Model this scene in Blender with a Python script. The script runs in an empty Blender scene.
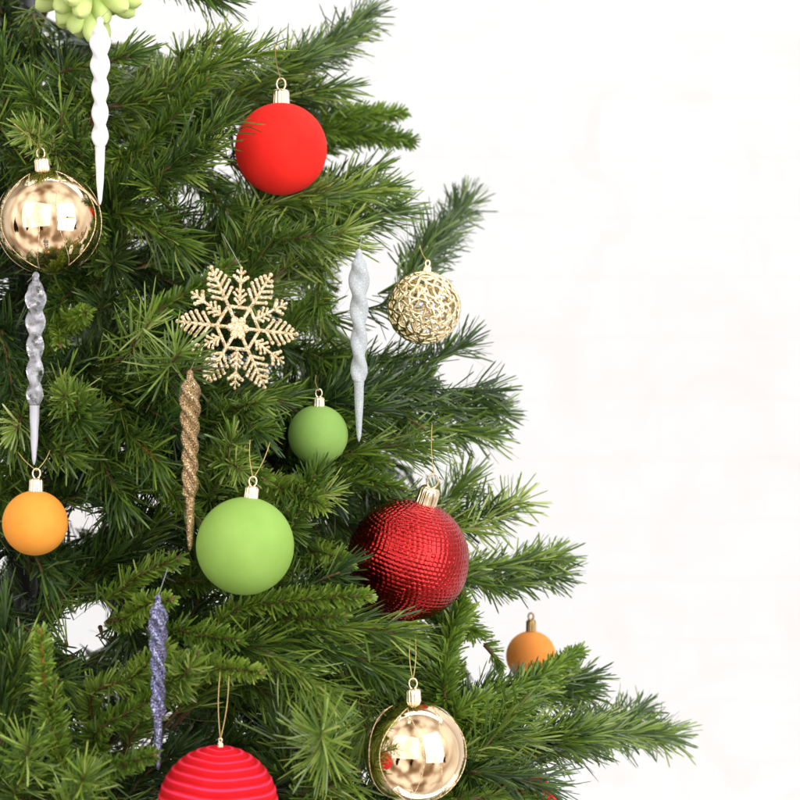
import bpy, bmesh, math, random
import numpy as np
from mathutils import Vector, Matrix, Quaternion

S = bpy.context.scene
COL = S.collection
PI = math.pi
rnd = random.Random(7)

# ------------------------------------------------------------------ camera
KPX = 0.68 / 1.9 / 800.0            # tangent of one photograph pixel
CZ = 1.5                            # lens height
cd = bpy.data.cameras.new('camera')
cam = bpy.data.objects.new('camera', cd)
COL.objects.link(cam)
cam.location = (0, 0, CZ)
cam.rotation_euler = (PI / 2, 0, 0)
cd.sensor_width = 36
cd.lens = 36 * 1.9 / 0.68
cd.clip_start = 0.05
cd.clip_end = 100
cd.dof.use_dof = True
cd.dof.focus_distance = 1.90
cd.dof.aperture_fstop = 7.1
S.camera = cam

# ------------------------------------------------------------------ world: the bright room in front of the tree
W = bpy.data.worlds.new('World')
S.world = W
W.use_nodes = True
nt = W.node_tree
nt.nodes.clear()
wo = nt.nodes.new('ShaderNodeOutputWorld')
bg = nt.nodes.new('ShaderNodeBackground')
bg.inputs['Strength'].default_value = 0.56
tc = nt.nodes.new('ShaderNodeTexCoord')
mp = nt.nodes.new('ShaderNodeMapping')
mp.inputs['Scale'].default_value = (1.0, 1.0, 0.55)
nz = nt.nodes.new('ShaderNodeTexNoise')
nz.inputs['Scale'].default_value = 2.1
nz.inputs['Detail'].default_value = 1.5
rp = nt.nodes.new('ShaderNodeValToRGB')
els = rp.color_ramp.elements
els[0].position = 0.33; els[0].color = (0.50, 0.34, 0.22, 1)
els[1].position = 0.60; els[1].color = (2.7, 2.6, 2.5, 1)
e = els.new(0.40); e.color = (0.95, 0.72, 0.54, 1)
e = els.new(0.45); e.color = (1.4, 1.22, 1.04, 1)
e = els.new(0.51); e.color = (2.0, 1.88, 1.74, 1)
nz2 = nt.nodes.new('ShaderNodeTexNoise')
nz2.inputs['Scale'].default_value = 4.6
nz2.inputs['Detail'].default_value = 2
mp2 = nt.nodes.new('ShaderNodeMapping')
mp2.inputs['Scale'].default_value = (1.3, 1.0, 0.35)
mp2.inputs['Location'].default_value = (0.3, 0.1, 0.2)
sx = nt.nodes.new('ShaderNodeSeparateXYZ')
def wm(op, a, b=None, clamp=False):
    n = nt.nodes.new('ShaderNodeMath'); n.operation = op; n.use_clamp = clamp
    for i, v in enumerate((a, b)):
        if v is None: continue
        if isinstance(v, (int, float)): n.inputs[i].default_value = v
        else: nt.links.new(v, n.inputs[i])
    return n.outputs[0]
L = nt.links.new
L(tc.outputs['Generated'], mp.inputs[0]); L(mp.outputs[0], nz.inputs[0]); L(nz.outputs[0], rp.inputs[0])
L(tc.outputs['Generated'], mp2.inputs[0]); L(mp2.outputs[0], nz2.inputs[0])
L(tc.outputs['Generated'], sx.inputs[0])
behind = wm('LESS_THAN', sx.outputs[1], -0.25)
zc = wm('ADD', sx.outputs[2], 0.06)
dk = wm('MULTIPLY', wm('SUBTRACT', wm('SUBTRACT', nz2.outputs[0], 0.515), wm('MULTIPLY', wm('MULTIPLY', zc, zc), 1.6)), 22.0, True)
msk = wm('MULTIPLY', behind, dk)
front = nt.nodes.new('ShaderNodeMapRange')          # the rest of the room, above and to the sides, is dimmer
front.inputs['From Min'].default_value = -0.25; front.inputs['From Max'].default_value = 0.45
L(sx.outputs[1], front.inputs['Value'])
dim = nt.nodes.new('ShaderNodeMix'); dim.data_type = 'RGBA'
L(front.outputs[0], dim.inputs['Factor']); L(rp.outputs[0], dim.inputs['A'])
side = nt.nodes.new('ShaderNodeMapRange')           # the window side is brighter
side.inputs['From Min'].default_value = 0.15; side.inputs['From Max'].default_value = 0.75
L(sx.outputs[0], side.inputs['Value'])
sd = nt.nodes.new('ShaderNodeMix'); sd.data_type = 'RGBA'
L(side.outputs[0], sd.inputs['Factor']); sd.inputs['A'].default_value = (0.45, 0.42, 0.39, 1); sd.inputs['B'].default_value = (1.9, 1.84, 1.76, 1)
L(sd.outputs['Result'], dim.inputs['B'])
mx = nt.nodes.new('ShaderNodeMix'); mx.data_type = 'RGBA'
L(msk, mx.inputs['Factor']); L(dim.outputs['Result'], mx.inputs['A'])
mx.inputs['B'].default_value = (0.035, 0.022, 0.018, 1)
L(mx.outputs['Result'], bg.inputs['Color'])
L(bg.outputs[0], wo.inputs[0])

# ------------------------------------------------------------------ lamps (window, soft fill, added wall brighteners)
def area(name, loc, aim, sx_, sy_, watts, col=(1, 1, 1)):
    d = bpy.data.lights.new(name, 'AREA')
    d.shape = 'RECTANGLE'; d.size = sx_; d.size_y = sy_; d.energy = watts; d.color = col
    o = bpy.data.objects.new(name, d)
    COL.objects.link(o)
    o.location = loc
    o.rotation_euler = (Vector(aim) - Vector(loc)).to_track_quat('-Z', 'Y').to_euler()
    return o
# a tall window of four panes to the right of the camera, a broad soft light to the left
win_c = Vector((1.85, 0.0, 2.0)); win_aim = Vector((-0.05, 2.0, 1.5))
win_n = (win_aim - win_c).normalized(); win_u = win_n.cross(Vector((0, 0, 1))).normalized(); win_v = win_u.cross(win_n)
for du in (-0.54, 0.54):
    for dv in (-0.82, 0.82):
        c_ = win_c + win_u * du + win_v * dv
        area('window_light', c_, c_ + win_n, 0.98, 1.52, 19, (1, 0.985, 0.96))
area('fill_light', (-1.25, -0.9, 2.25), (-0.1, 2.0, 1.5), 3.6, 2.9, 46, (1, 0.98, 0.95))
area('wall_fill', (0.5, 2.75, 4.2), (0.3, 3.9, 1.3), 4.5, 0.8, 45, (1, 0.99, 0.98))  # this and the next: unseen lamps added only to whiten the wall
area('wall_fill_low', (0.9, 2.9, -0.9), (0.4, 3.9, 1.4), 4.5, 0.8, 41, (1, 0.99, 0.98))

S.view_settings.view_transform = 'Standard'
S.view_settings.look = 'None'
S.view_settings.exposure = 0
S.view_settings.gamma = 1
S.view_settings.use_curve_mapping = False
S.cycles.max_bounces = 8
S.cycles.transparent_max_bounces = 8

def P(px, py, d):
    return Vector(((px - 400) * KPX * d, d, CZ - (py - 400) * KPX * d))
def px2m(r, d):
    return r * KPX * d

# ------------------------------------------------------------------ material helpers
def new_mat(name):
    m = bpy.data.materials.new(name)
    m.use_nodes = True
    b = m.node_tree.nodes['Principled BSDF']
    return m, m.node_tree, b
def setp(b, **k):
    for key, v in k.items():
        key = key.replace('_', ' ')
        b.inputs[key].default_value = v
def ramp(t, stops):
    r = t.nodes.new('ShaderNodeValToRGB')
    el = r.color_ramp.elements
    el[0].position, el[0].color = stops[0][0], (*stops[0][1], 1)
    el[1].position, el[1].color = stops[-1][0], (*stops[-1][1], 1)
    for p, c in stops[1:-1]:
        e = el.new(p); e.color = (*c, 1)
    return r
def node(t, kind, **k):
    n = t.nodes.new(kind)
    for a, v in k.items(): setattr(n, a, v)
    return n
def add_bump(t, b, height, strength, dist):
    bp = t.nodes.new('ShaderNodeBump')
    bp.inputs['Strength'].default_value = strength
    bp.inputs['Distance'].default_value = dist
    t.links.new(height, bp.inputs['Height'])
    t.links.new(bp.outputs[0], b.inputs['Normal'])

def needle_mat(name, stops, transl, rough):
    m, t, b = new_mat(name)
    g = node(t, 'ShaderNodeNewGeometry')
    oi = node(t, 'ShaderNodeObjectInfo')
    r = ramp(t, stops)
    # each needle has its own tone, each sprig its own shift
    mm = node(t, 'ShaderNodeMath', operation='MULTIPLY_ADD')
    t.links.new(g.outputs['Random Per Island'], mm.inputs[0]); mm.inputs[1].default_value = 0.56
    m2 = node(t, 'ShaderNodeMath', operation='MULTIPLY'); m2.inputs[1].default_value = 0.44
    t.links.new(oi.outputs['Random'], m2.inputs[0]); t.links.new(m2.outputs[0], mm.inputs[2])
    t.links.new(mm.outputs[0], r.inputs[0])
    t.links.new(r.outputs[0], b.inputs['Base Color'])
    setp(b, Roughness=rough)
    b.inputs['Specular IOR Level'].default_value = 0.75
    tr = node(t, 'ShaderNodeBsdfTranslucent')
    hs = node(t, 'ShaderNodeHueSaturation'); hs.inputs['Value'].default_value = 1.5; hs.inputs['Hue'].default_value = 0.485
    t.links.new(r.outputs[0], hs.inputs['Color']); t.links.new(hs.outputs[0], tr.inputs[0])
    ms = node(t, 'ShaderNodeMixShader'); ms.inputs[0].default_value = transl
    t.links.new(b.outputs[0], ms.inputs[1]); t.links.new(tr.outputs[0], ms.inputs[2])
    t.links.new(ms.outputs[0], t.nodes['Material Output'].inputs[0])
    return m
M = {}
M['pine'] = needle_mat('pine_needle', [(0.0, (0.011, 0.032, 0.012)), (0.34, (0.037, 0.088, 0.018)), (0.60, (0.116, 0.212, 0.026)),
                                      (0.82, (0.25, 0.370, 0.050)), (1.0, (0.50, 0.57, 0.22))], 0.28, 0.32)
M['fir'] = needle_mat('fir_needle', [(0.0, (0.038, 0.092, 0.013)), (0.35, (0.110, 0.210, 0.022)), (0.65, (0.220, 0.350, 0.040)), (1.0, (0.42, 0.54, 0.12))], 0.30, 0.38)
M['light'] = needle_mat('pale_pine_needle', [(0.0, (0.028, 0.072, 0.014)), (0.35, (0.080, 0.160, 0.022)), (0.65, (0.195, 0.305, 0.042)), (1.0, (0.50, 0.58, 0.21))], 0.28, 0.32)
M['dark'] = needle_mat('shaded_needle', [(0.0, (0.010, 0.026, 0.011)), (0.5, (0.024, 0.054, 0.015)), (0.85, (0.06, 0.108, 0.02)), (1.0, (0.13, 0.19, 0.05))], 0.18, 0.34)  # inner needles: the crown's shade is put into a darker green

m, t, b = new_mat('twig_bark')
n = node(t, 'ShaderNodeTexNoise'); n.inputs['Scale'].default_value = 160
r = ramp(t, [(0.35, (0.05, 0.045, 0.02)), (0.6, (0.16, 0.08, 0.03)), (0.75, (0.30, 0.12, 0.035))])
t.links.new(n.outputs[0], r.inputs[0]); t.links.new(r.outputs[0], b.inputs['Base Color']); setp(b, Roughness=0.7)
M['twig'] = m
m, t, b = new_mat('twig_orange')
n = node(t, 'ShaderNodeTexNoise'); n.inputs['Scale'].default_value = 220
r = ramp(t, [(0.35, (0.12, 0.05, 0.015)), (0.6, (0.42, 0.14, 0.03)), (0.8, (0.6, 0.25, 0.06))])
t.links.new(n.outputs[0], r.inputs[0]); t.links.new(r.outputs[0], b.inputs['Base Color']); setp(b, Roughness=0.7)
M['twig_orange'] = m
m, t, b = new_mat('black_pole')
n = node(t, 'ShaderNodeTexNoise'); n.inputs['Scale'].default_value = 30
r = ramp(t, [(0.3, (0.008, 0.008, 0.011)), (0.7, (0.02, 0.02, 0.026))])
t.links.new(n.outputs[0], r.inputs[0]); t.links.new(r.outputs[0], b.inputs['Base Color']); setp(b, Roughness=0.28)
M['pole'] = m

def velvet(name, c1, c2, rough=0.85, sheen=0.35, scale=2600):
    m, t, b = new_mat(name)
    tcn = node(t, 'ShaderNodeTexCoord')
    n = node(t, 'ShaderNodeTexNoise'); n.inputs['Scale'].default_value = scale; n.inputs['Detail'].default_value = 2
    n2 = node(t, 'ShaderNodeTexNoise'); n2.inputs['Scale'].default_value = 38; n2.inputs['Detail'].default_value = 4
    t.links.new(tcn.outputs['Object'], n.inputs[0]); t.links.new(tcn.outputs['Object'], n2.inputs[0])
    r = ramp(t, [(0.32, c1), (0.68, c2)])
    t.links.new(n2.outputs[0], r.inputs[0]); t.links.new(r.outputs[0], b.inputs['Base Color'])
    setp(b, Roughness=rough)
    b.inputs['Specular IOR Level'].default_value = 0.25
    b.inputs['Sheen Weight'].default_value = sheen
    b.inputs['Sheen Roughness'].default_value = 0.45
    b.inputs['Sheen Tint'].default_value = (*[min(1, v * 1.4 + 0.05) for v in c2], 1)
    add_bump(t, b, n.outputs[0], 0.35, 0.0004)
    return m
M['red'] = velvet('red_flock', (0.80, 0.014, 0.010), (0.92, 0.022, 0.014))
M['green'] = velvet('green_satin', (0.235, 0.415, 0.078), (0.275, 0.465, 0.098), 0.6, 0.15)
M['green_dark'] = velvet('leaf_green_satin', (0.205, 0.370, 0.080), (0.245, 0.425, 0.100), 0.6, 0.15)
M['orange'] = velvet('orange_satin', (0.84, 0.30, 0.035), (0.90, 0.36, 0.055), 0.6, 0.2)
M['orange_dull'] = velvet('orange_matte', (0.80, 0.27, 0.05), (0.88, 0.33, 0.07), 0.8, 0.25)
M['lime'] = velvet('lime_flock', (0.58, 0.72, 0.25), (0.67, 0.79, 0.33), 0.9, 0.3)

# ribbed red flock: pink sheen on rib tops and groove shade painted as colour
def ribbed(name):
    m, t, b = new_mat(name)
    at = node(t, 'ShaderNodeAttribute', attribute_name='rib')
    n = node(t, 'ShaderNodeTexNoise'); n.inputs['Scale'].default_value = 60
    tcn = node(t, 'ShaderNodeTexCoord'); t.links.new(tcn.outputs['Object'], n.inputs[0])
    ad = node(t, 'ShaderNodeMath', operation='MULTIPLY_ADD'); ad.inputs[1].default_value = 0.5
    t.links.new(n.outputs[0], ad.inputs[0]); t.links.new(at.outputs['Fac'], ad.inputs[2])
    r = ramp(t, [(0.40, (0.58, 0.004, 0.010)), (0.74, (0.78, 0.008, 0.020)), (0.95, (0.84, 0.040, 0.12))])
    t.links.new(ad.outputs[0], r.inputs[0]); t.links.new(r.outputs[0], b.inputs['Base Color'])
    setp(b, Roughness=0.85); b.inputs['Sheen Weight'].default_value = 0.0
    b.inputs['Specular IOR Level'].default_value = 0.2
    b.inputs['Sheen Tint'].default_value = (1, 0.25, 0.4, 1)
    n2 = node(t, 'ShaderNodeTexNoise'); n2.inputs['Scale'].default_value = 2600
    t.links.new(tcn.outputs['Object'], n2.inputs[0])
    add_bump(t, b, n2.outputs[0], 0.4, 0.0004)
    return m
M['ribbed'] = ribbed('pink_sheen_red_flock')

def metal(name, col, rough, bump=0.0, bscale=40):
    m, t, b = new_mat(name)
    tcn = node(t, 'ShaderNodeTexCoord')
    n = node(t, 'ShaderNodeTexNoise'); n.inputs['Scale'].default_value = bscale; n.inputs['Detail'].default_value = 3
    t.links.new(tcn.outputs['Object'], n.inputs[0])
    setp(b, Metallic=1.0)
    r = ramp(t, [(0.3, tuple(v * 0.92 for v in col)), (0.7, col)])
    t.links.new(n.outputs[0], r.inputs[0]); t.links.new(r.outputs[0], b.inputs['Base Color'])
    mr = node(t, 'ShaderNodeMapRange'); mr.inputs['To Min'].default_value = rough * 0.7; mr.inputs['To Max'].default_value = rough * 1.4
    t.links.new(n.outputs[0], mr.inputs['Value']); t.links.new(mr.outputs[0], b.inputs['Roughness'])
    if bump: add_bump(t, b, n.outputs[0], bump, 0.002)
    return m
M['gold'] = metal('mirror_gold', (0.98, 0.74, 0.49), 0.05, 0.30, 26)
M['gold_cap'] = metal('cap_gold', (0.93, 0.76, 0.56), 0.16)
M['gold_lace'] = metal('lace_gold', (0.95, 0.82, 0.55), 0.22)
M['brass_dark'] = metal('dull_brass', (0.42, 0.28, 0.12), 0.35)
M['crimson'] = metal('crimson_foil', (0.44, 0.009, 0.011), 0.13)
cb = M['crimson'].node_tree.nodes['Principled BSDF']
cb.inputs['Coat Weight'].default_value = 0.15; cb.inputs['Coat Roughness'].default_value = 0.05; cb.inputs['Coat IOR'].default_value = 1.9
m, t, b = new_mat('gold_thread')
n = node(t, 'ShaderNodeTexNoise'); n.inputs['Scale'].default_value = 400
r = ramp(t, [(0.35, (0.42, 0.28, 0.08)), (0.65, (0.75, 0.58, 0.25))])
t.links.new(n.outputs[0], r.inputs[0]); t.links.new(r.outputs[0], b.inputs['Base Color'])
setp(b, Roughness=0.4, Metallic=0.4)
M['thread'] = m
m, t, b = new_mat('nylon_thread')
n = node(t, 'ShaderNodeTexNoise'); n.inputs['Scale'].default_value = 100
r = ramp(t, [(0.3, (0.30, 0.33, 0.30)), (0.7, (0.40, 0.42, 0.40))])
t.links.new(n.outputs[0], r.inputs[0]); t.links.new(r.outputs[0], b.inputs['Base Color'])
setp(b, Roughness=0.4)
M['nylon'] = m

def glitter(name, stops, cell=1300, metallic=0.6, rough=0.3, tilt=0.9):
    m, t, b = new_mat(name)
    tcn = node(t, 'ShaderNodeTexCoord')
    v = node(t, 'ShaderNodeTexVoronoi'); v.inputs['Scale'].default_value = cell
    t.links.new(tcn.outputs['Object'], v.inputs['Vector'])
    sp = node(t, 'ShaderNodeSeparateColor'); t.links.new(v.outputs['Color'], sp.inputs[0])
    r = ramp(t, stops); t.links.new(sp.outputs[0], r.inputs[0]); t.links.new(r.outputs[0], b.inputs['Base Color'])
    g = node(t, 'ShaderNodeNewGeometry')
    s1 = node(t, 'ShaderNodeVectorMath', operation='SUBTRACT'); s1.inputs[1].default_value = (0.5, 0.5, 0.5)
    t.links.new(v.outputs['Color'], s1.inputs[0])
    s2 = node(t, 'ShaderNodeVectorMath', operation='SCALE'); s2.inputs['Scale'].default_value = tilt
    t.links.new(s1.outputs[0], s2.inputs[0])
    s3 = node(t, 'ShaderNodeVectorMath', operation='ADD'); t.links.new(s2.outputs[0], s3.inputs[0]); t.links.new(g.outputs['Normal'], s3.inputs[1])
    s4 = node(t, 'ShaderNodeVectorMath', operation='NORMALIZE'); t.links.new(s3.outputs[0], s4.inputs[0])
    t.links.new(s4.outputs[0], b.inputs['Normal'])
    setp(b, Metallic=metallic, Roughness=rough)
    return m
M['glit_gold'] = glitter('bronze_glitter', [(0.0, (0.06, 0.03, 0.010)), (0.4, (0.24, 0.14, 0.055)), (0.8, (0.45, 0.30, 0.14)), (1.0, (0.9, 0.8, 0.58))], 1900, 0.55, 0.32, 0.6)
M['glit_flake'] = glitter('champagne_glitter', [(0.0, (0.52, 0.36, 0.16)), (0.5, (0.78, 0.61, 0.37)), (0.85, (0.88, 0.76, 0.54)), (1.0, (1, 0.95, 0.8))], 1000, 0.35, 0.35)
M['glit_purple'] = glitter('lilac_glitter', [(0.0, (0.012, 0.012, 0.045)), (0.45, (0.058, 0.062, 0.165)), (0.8, (0.19, 0.195, 0.36)), (1.0, (0.75, 0.76, 0.88))], 1700, 0.45, 0.3, 0.6)
M['glit_silver'] = glitter('frosted_silver', [(0.0, (0.34, 0.375, 0.405)), (0.7, (0.41, 0.45, 0.485)), (1.0, (0.56, 0.60, 0.65))], 1600, 0.05, 0.55, 0.14)
m, t, b = new_mat('white_acrylic')
n = node(t, 'ShaderNodeTexNoise'); n.inputs['Scale'].default_value = 90
r = ramp(t, [(0.3, (0.80, 0.79, 0.88)), (0.7, (0.88, 0.87, 0.94))])
t.links.new(n.outputs[0], r.inputs[0]); t.links.new(r.outputs[0], b.inputs['Base Color'])
setp(b, Roughness=0.5)
b.inputs['Subsurface Weight'].default_value = 0.6
b.inputs['Subsurface Radius'].default_value = (0.02, 0.02, 0.02)
M['white'] = m
m, t, b = new_mat('clear_acrylic')
n = node(t, 'ShaderNodeTexNoise'); n.inputs['Scale'].default_value = 120; n.inputs['Detail'].default_value = 3
tcn = node(t, 'ShaderNodeTexCoord'); t.links.new(tcn.outputs['Object'], n.inputs[0])
r = ramp(t, [(0.3, (0.66, 0.66, 0.76)), (0.7, (0.88, 0.88, 0.96))])
t.links.new(n.outputs[0], r.inputs[0]); t.links.new(r.outputs[0], b.inputs['Base Color'])
mr = node(t, 'ShaderNodeMapRange'); mr.inputs['From Min'].default_value = 0.40; mr.inputs['From Max'].default_value = 0.6
mr.inputs['To Min'].default_value = 0.55; mr.inputs['To Max'].default_value = 1.0
t.links.new(n.outputs[0], mr.inputs['Value']); t.links.new(mr.outputs[0], b.inputs['Transmission Weight'])
setp(b, Roughness=0.06, IOR=1.47)
add_bump(t, b, n.outputs[0], 0.5, 0.002)
M['clear'] = m
m, t, b = new_mat('clear_tip_acrylic')
n = node(t, 'ShaderNodeTexNoise'); n.inputs['Scale'].default_value = 90
r = ramp(t, [(0.3, (0.46, 0.46, 0.55)), (0.7, (0.58, 0.58, 0.66))])
t.links.new(n.outputs[0], r.inputs[0]); t.links.new(r.outputs[0], b.inputs['Base Color'])
setp(b, Roughness=0.25)
M['clear_tip'] = m

# ------------------------------------------------------------------ mesh helpers
def link(name, me, mat, parent=None, smooth=True):
    o = bpy.data.objects.new(name, me)
    COL.objects.link(o)
    for q in (mat if isinstance(mat, (list, tuple)) else [mat]): me.materials.append(q)
    if smooth: me.polygons.foreach_set('use_smooth', np.ones(len(me.polygons), dtype=bool))
    if parent is not None: o.parent = parent
    return o
def thing(name, label, cat, loc, rot=(0, 0, 0), group=None):
    o = bpy.data.objects.new(name, None)
    o.empty_display_size = 0.03
    COL.objects.link(o)
    o.location = loc; o.rotation_euler = rot
    o['label'] = label; o['category'] = cat
    if group: o['group'] = group
    return o
class MB:
    def __init__(s): s.v = []; s.f = []
    def add(s, v, f):
        k = len(s.v); s.v += [tuple(p) for p in v]; s.f += [tuple(i + k for i in q) for q in f]
    def lathe(s, prof, seg=48, mat=Matrix(), flute=None):
        v = []; f = []; n = len(prof)
        for i, (r, z) in enumerate(prof):
            for j in range(seg):
                a = 2 * PI * j / seg
                rr = r * (flute(i, a) if flute else 1)
                v.append(mat @ Vector((rr * math.cos(a), rr * math.sin(a), z)))
        for i in range(n - 1):
            for j in range(seg):
                k = (j + 1) % seg
                f.append((i * seg + j, i * seg + k, (i + 1) * seg + k, (i + 1) * seg + j))
        s.add(v, f)
    def tube(s, pts, rad, seg=8, closed=False):
        pts = [Vector(p) for p in pts]; n = len(pts)
        rads = rad if isinstance(rad, (list, tuple)) else [rad] * n
        v = []; f = []; up = None
        for i, p in enumerate(pts):
            if closed: tg = pts[(i + 1) % n] - pts[i - 1]
            else: tg = pts[min(i + 1, n - 1)] - pts[max(i - 1, 0)]
            tg.normalize()
            if up is None:
                up = Vector((0, 0, 1)) if abs(tg.z) < 0.9 else Vector((1, 0, 0))
            u = (up - tg * up.dot(tg)).normalized(); up = u
            w = tg.cross(u)
            for j in range(seg):
                a = 2 * PI * j / seg
                v.append(p + (u * math.cos(a) + w * math.sin(a)) * rads[i])
        for i in range(n if closed else n - 1):
            k2 = (i + 1) % n
            for j in range(seg):
                k = (j + 1) % seg
                f.append((i * seg + j, i * seg + k, k2 * seg + k, k2 * seg + j))
        if not closed:
            f.append(tuple(range(seg - 1, -1, -1))); f.append(tuple((n - 1) * seg + j for j in range(seg)))
        s.add(v, f)
    def ball(s, c, r, seg=10, sc=(1, 1, 1), rot=None):
        v = []; f = []; h = max(4, seg // 2 + 1)
        for i in range(h + 1):
            th = PI * i / h
            for j in range(seg):
                a = 2 * PI * j / seg
                q = Vector((math.sin(th) * math.cos(a) * sc[0], math.sin(th) * math.sin(a) * sc[1], math.cos(th) * sc[2])) * r
                if rot is not None: q = rot @ q
                v.append(Vector(c) + q)
        for i in range(h):
            for j in range(seg):
                k = (j + 1) % seg
                f.append((i * seg + j, (i + 1) * seg + j, (i + 1) * seg + k, i * seg + k))
        s.add(v, f)
    def mesh(s, name):
        me = bpy.data.meshes.new(name); me.from_pydata(s.v, [], s.f); me.validate(); me.update()
        bm = bmesh.new(); bm.from_mesh(me)
        bmesh.ops.remove_doubles(bm, verts=bm.verts, dist=1e-7)
        bmesh.ops.recalc_face_normals(bm, faces=bm.faces)
        bm.to_mesh(me); bm.free()
        return me

def sphere_grid(name, r, nlat, nlon, fn=None, attr=None):
    th = np.linspace(0, PI, nlat + 1)[:, None]; ph = (np.arange(nlon) * 2 * PI / nlon)[None, :]
    rr = np.ones((nlat + 1, nlon)) * r
    if fn is not None: rr = rr + fn(th + 0 * ph, ph + 0 * th)
    x = rr * np.sin(th) * np.cos(ph); y = rr * np.sin(th) * np.sin(ph); z = rr * np.cos(th) + 0 * ph
    co = np.stack([x, y, z], -1).reshape(-1, 3)
    i, j = np.meshgrid(np.arange(nlat), np.arange(nlon), indexing='ij'); k = (j + 1) % nlon
    q = np.stack([i * nlon + j, (i + 1) * nlon + j, (i + 1) * nlon + k, i * nlon + k], -1).reshape(-1, 4)
    me = bpy.data.meshes.new(name)
    fast_mesh(me, co, q)
    if attr is not None:
        a = me.attributes.new('rib', 'FLOAT', 'POINT')
        a.data.foreach_set('value', (attr(th + 0 * ph, ph + 0 * th)).reshape(-1).astype(np.float32))
    return me
def fast_mesh(me, co, quads):
    n = len(quads)
    me.vertices.add(len(co)); me.vertices.foreach_set('co', co.astype(np.float32).ravel())
    me.loops.add(n * 4); me.loops.foreach_set('vertex_index', quads.astype(np.int32).ravel())
    me.polygons.add(n); me.polygons.foreach_set('loop_start', np.arange(0, n * 4, 4, dtype=np.int32))
    me.update(calc_edges=True)

# ------------------------------------------------------------------ the wall behind
def build_wall():
    m, t, b = new_mat('whitewashed_brick')
    tcn = node(t, 'ShaderNodeTexCoord')
    mpn = node(t, 'ShaderNodeMapping'); mpn.inputs['Rotation'].default_value = (PI / 2, 0, 0)
    t.links.new(tcn.outputs['Object'], mpn.inputs[0])
    br = node(t, 'ShaderNodeTexBrick')
    br.inputs['Scale'].default_value = 1.0
    br.inputs['Brick Width'].default_value = 0.30; br.inputs['Row Height'].default_value = 0.105
    br.inputs['Mortar Size'].default_value = 0.008; br.inputs['Mortar Smooth'].default_value = 0.8
    t.links.new(mpn.outputs[0], br.inputs[0])
    n = node(t, 'ShaderNodeTexNoise'); n.inputs['Scale'].default_value = 5.5; n.inputs['Detail'].default_value = 6; n.inputs['Distortion'].default_value = 1.2; n.inputs['Roughness'].default_value = 0.6
    t.links.new(tcn.outputs['Object'], n.inputs[0])
    r = ramp(t, [(0.40, (0.636, 0.662, 0.698)), (0.55, (0.630, 0.647, 0.678)), (0.72, (0.622, 0.610, 0.628))])
    t.links.new(n.outputs[0], r.inputs[0])
    mix = node(t, 'ShaderNodeMix', data_type='RGBA')
    mu = node(t, 'ShaderNodeMath', operation='MULTIPLY'); mu.inputs[1].default_value = 0.25
    t.links.new(br.outputs['Fac'], mu.inputs[0]); t.links.new(mu.outputs[0], mix.inputs['Factor'])
    t.links.new(r.outputs[0], mix.inputs['A']); mix.inputs['B'].default_value = (0.622, 0.620, 0.640, 1)
    t.links.new(mix.outputs['Result'], b.inputs['Base Color'])
    setp(b, Roughness=0.8)
    sb = node(t, 'ShaderNodeMath', operation='SUBTRACT'); t.links.new(n.outputs[0], sb.inputs[0]); t.links.new(br.outputs['Fac'], sb.inputs[1])
    add_bump(t, b, sb.outputs[0], 0.12, 0.004)
    bm = bmesh.new()
    bmesh.ops.create_cube(bm, size=1, matrix=Matrix.Diagonal((9, 0.2, 6, 1)))
    me = bpy.data.meshes.new('wall'); bm.to_mesh(me); bm.free()
    o = link('wall', me, m, None, False); o.location = (0, 4.0, 1.5); o['kind'] = 'structure'
build_wall()

# ------------------------------------------------------------------ the tree's overall form
D0 = 2.25
AXX = (25 - 400) * KPX * D0
def radius_at(py): return (350 + 0.41 * py) * KPX * D0
def surf(px, py):
    x = (px - 25) * KPX * D0
    R = radius_at(py)
    return D0 - 0.72 * math.sqrt(max(R * R - x * x, 0.0))

# ornaments: (px, py, radius px, depth) registered so that needles part round them
OCC = {}
def occ(key, px, py, r, d): OCC[key] = ('disc', px, py, r, d)
def occ_seg(key, px, y0, y1, w, d): OCC[key] = ('seg', px, y0, y1, w, d)
def depth_of(px, py, off): return surf(px, py) + off
ORN = dict(
    red=(281, 149, 46, depth_of(281, 149, -0.01)),
    gold_a=(49, 222, 52.5, depth_of(49, 222, -0.02)),
    green_a=(318, 435, 30, depth_of(318, 435, 0.0)),
    green_b=(245, 546, 49, depth_of(245, 546, -0.04)),
    orange_a=(35, 523, 32.5, depth_of(35, 523, -0.02)),
    orange_b=(531, 656, 25, depth_of(531, 656, 0.16)),
    crimson=(408, 560, 61, depth_of(408, 560, -0.02)),
    gold_b=(415, 752, 51.5, depth_of(415, 752, -0.04)),
    rib_a=(218, 806, 60, depth_of(218, 806, -0.03)),
    rib_b=(521, 808, 37, depth_of(521, 808, 0.05)),
    lace=(424, 308, 35.5, depth_of(424, 308, -0.05)),
)
for k, (a, b_, c, d) in ORN.items(): occ(k, a, b_, c, d)
FLAKE = (238, 328, 62, depth_of(236, 329, -0.045)); occ('flake', *FLAKE)
ICI = dict(white=(100, 18, 205, 10, depth_of(100, 110, -0.06)), clear=(34, 273, 465, 10, depth_of(35, 370, -0.06)),
           silver=(359, 250, 442, 10, depth_of(359, 346, -0.07)), gold=(190, 371, 551, 10, depth_of(190, 460, -0.06)),
           purple=(158, 596, 770, 10, depth_of(158, 683, -0.06)))
for k, (a, y0, y1, w, d) in ICI.items(): occ_seg(k, a, y0, y1, w, d)
LIME = (88, -16, 62, depth_of(88, 0, -0.02)); occ('lime', *LIME)

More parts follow.
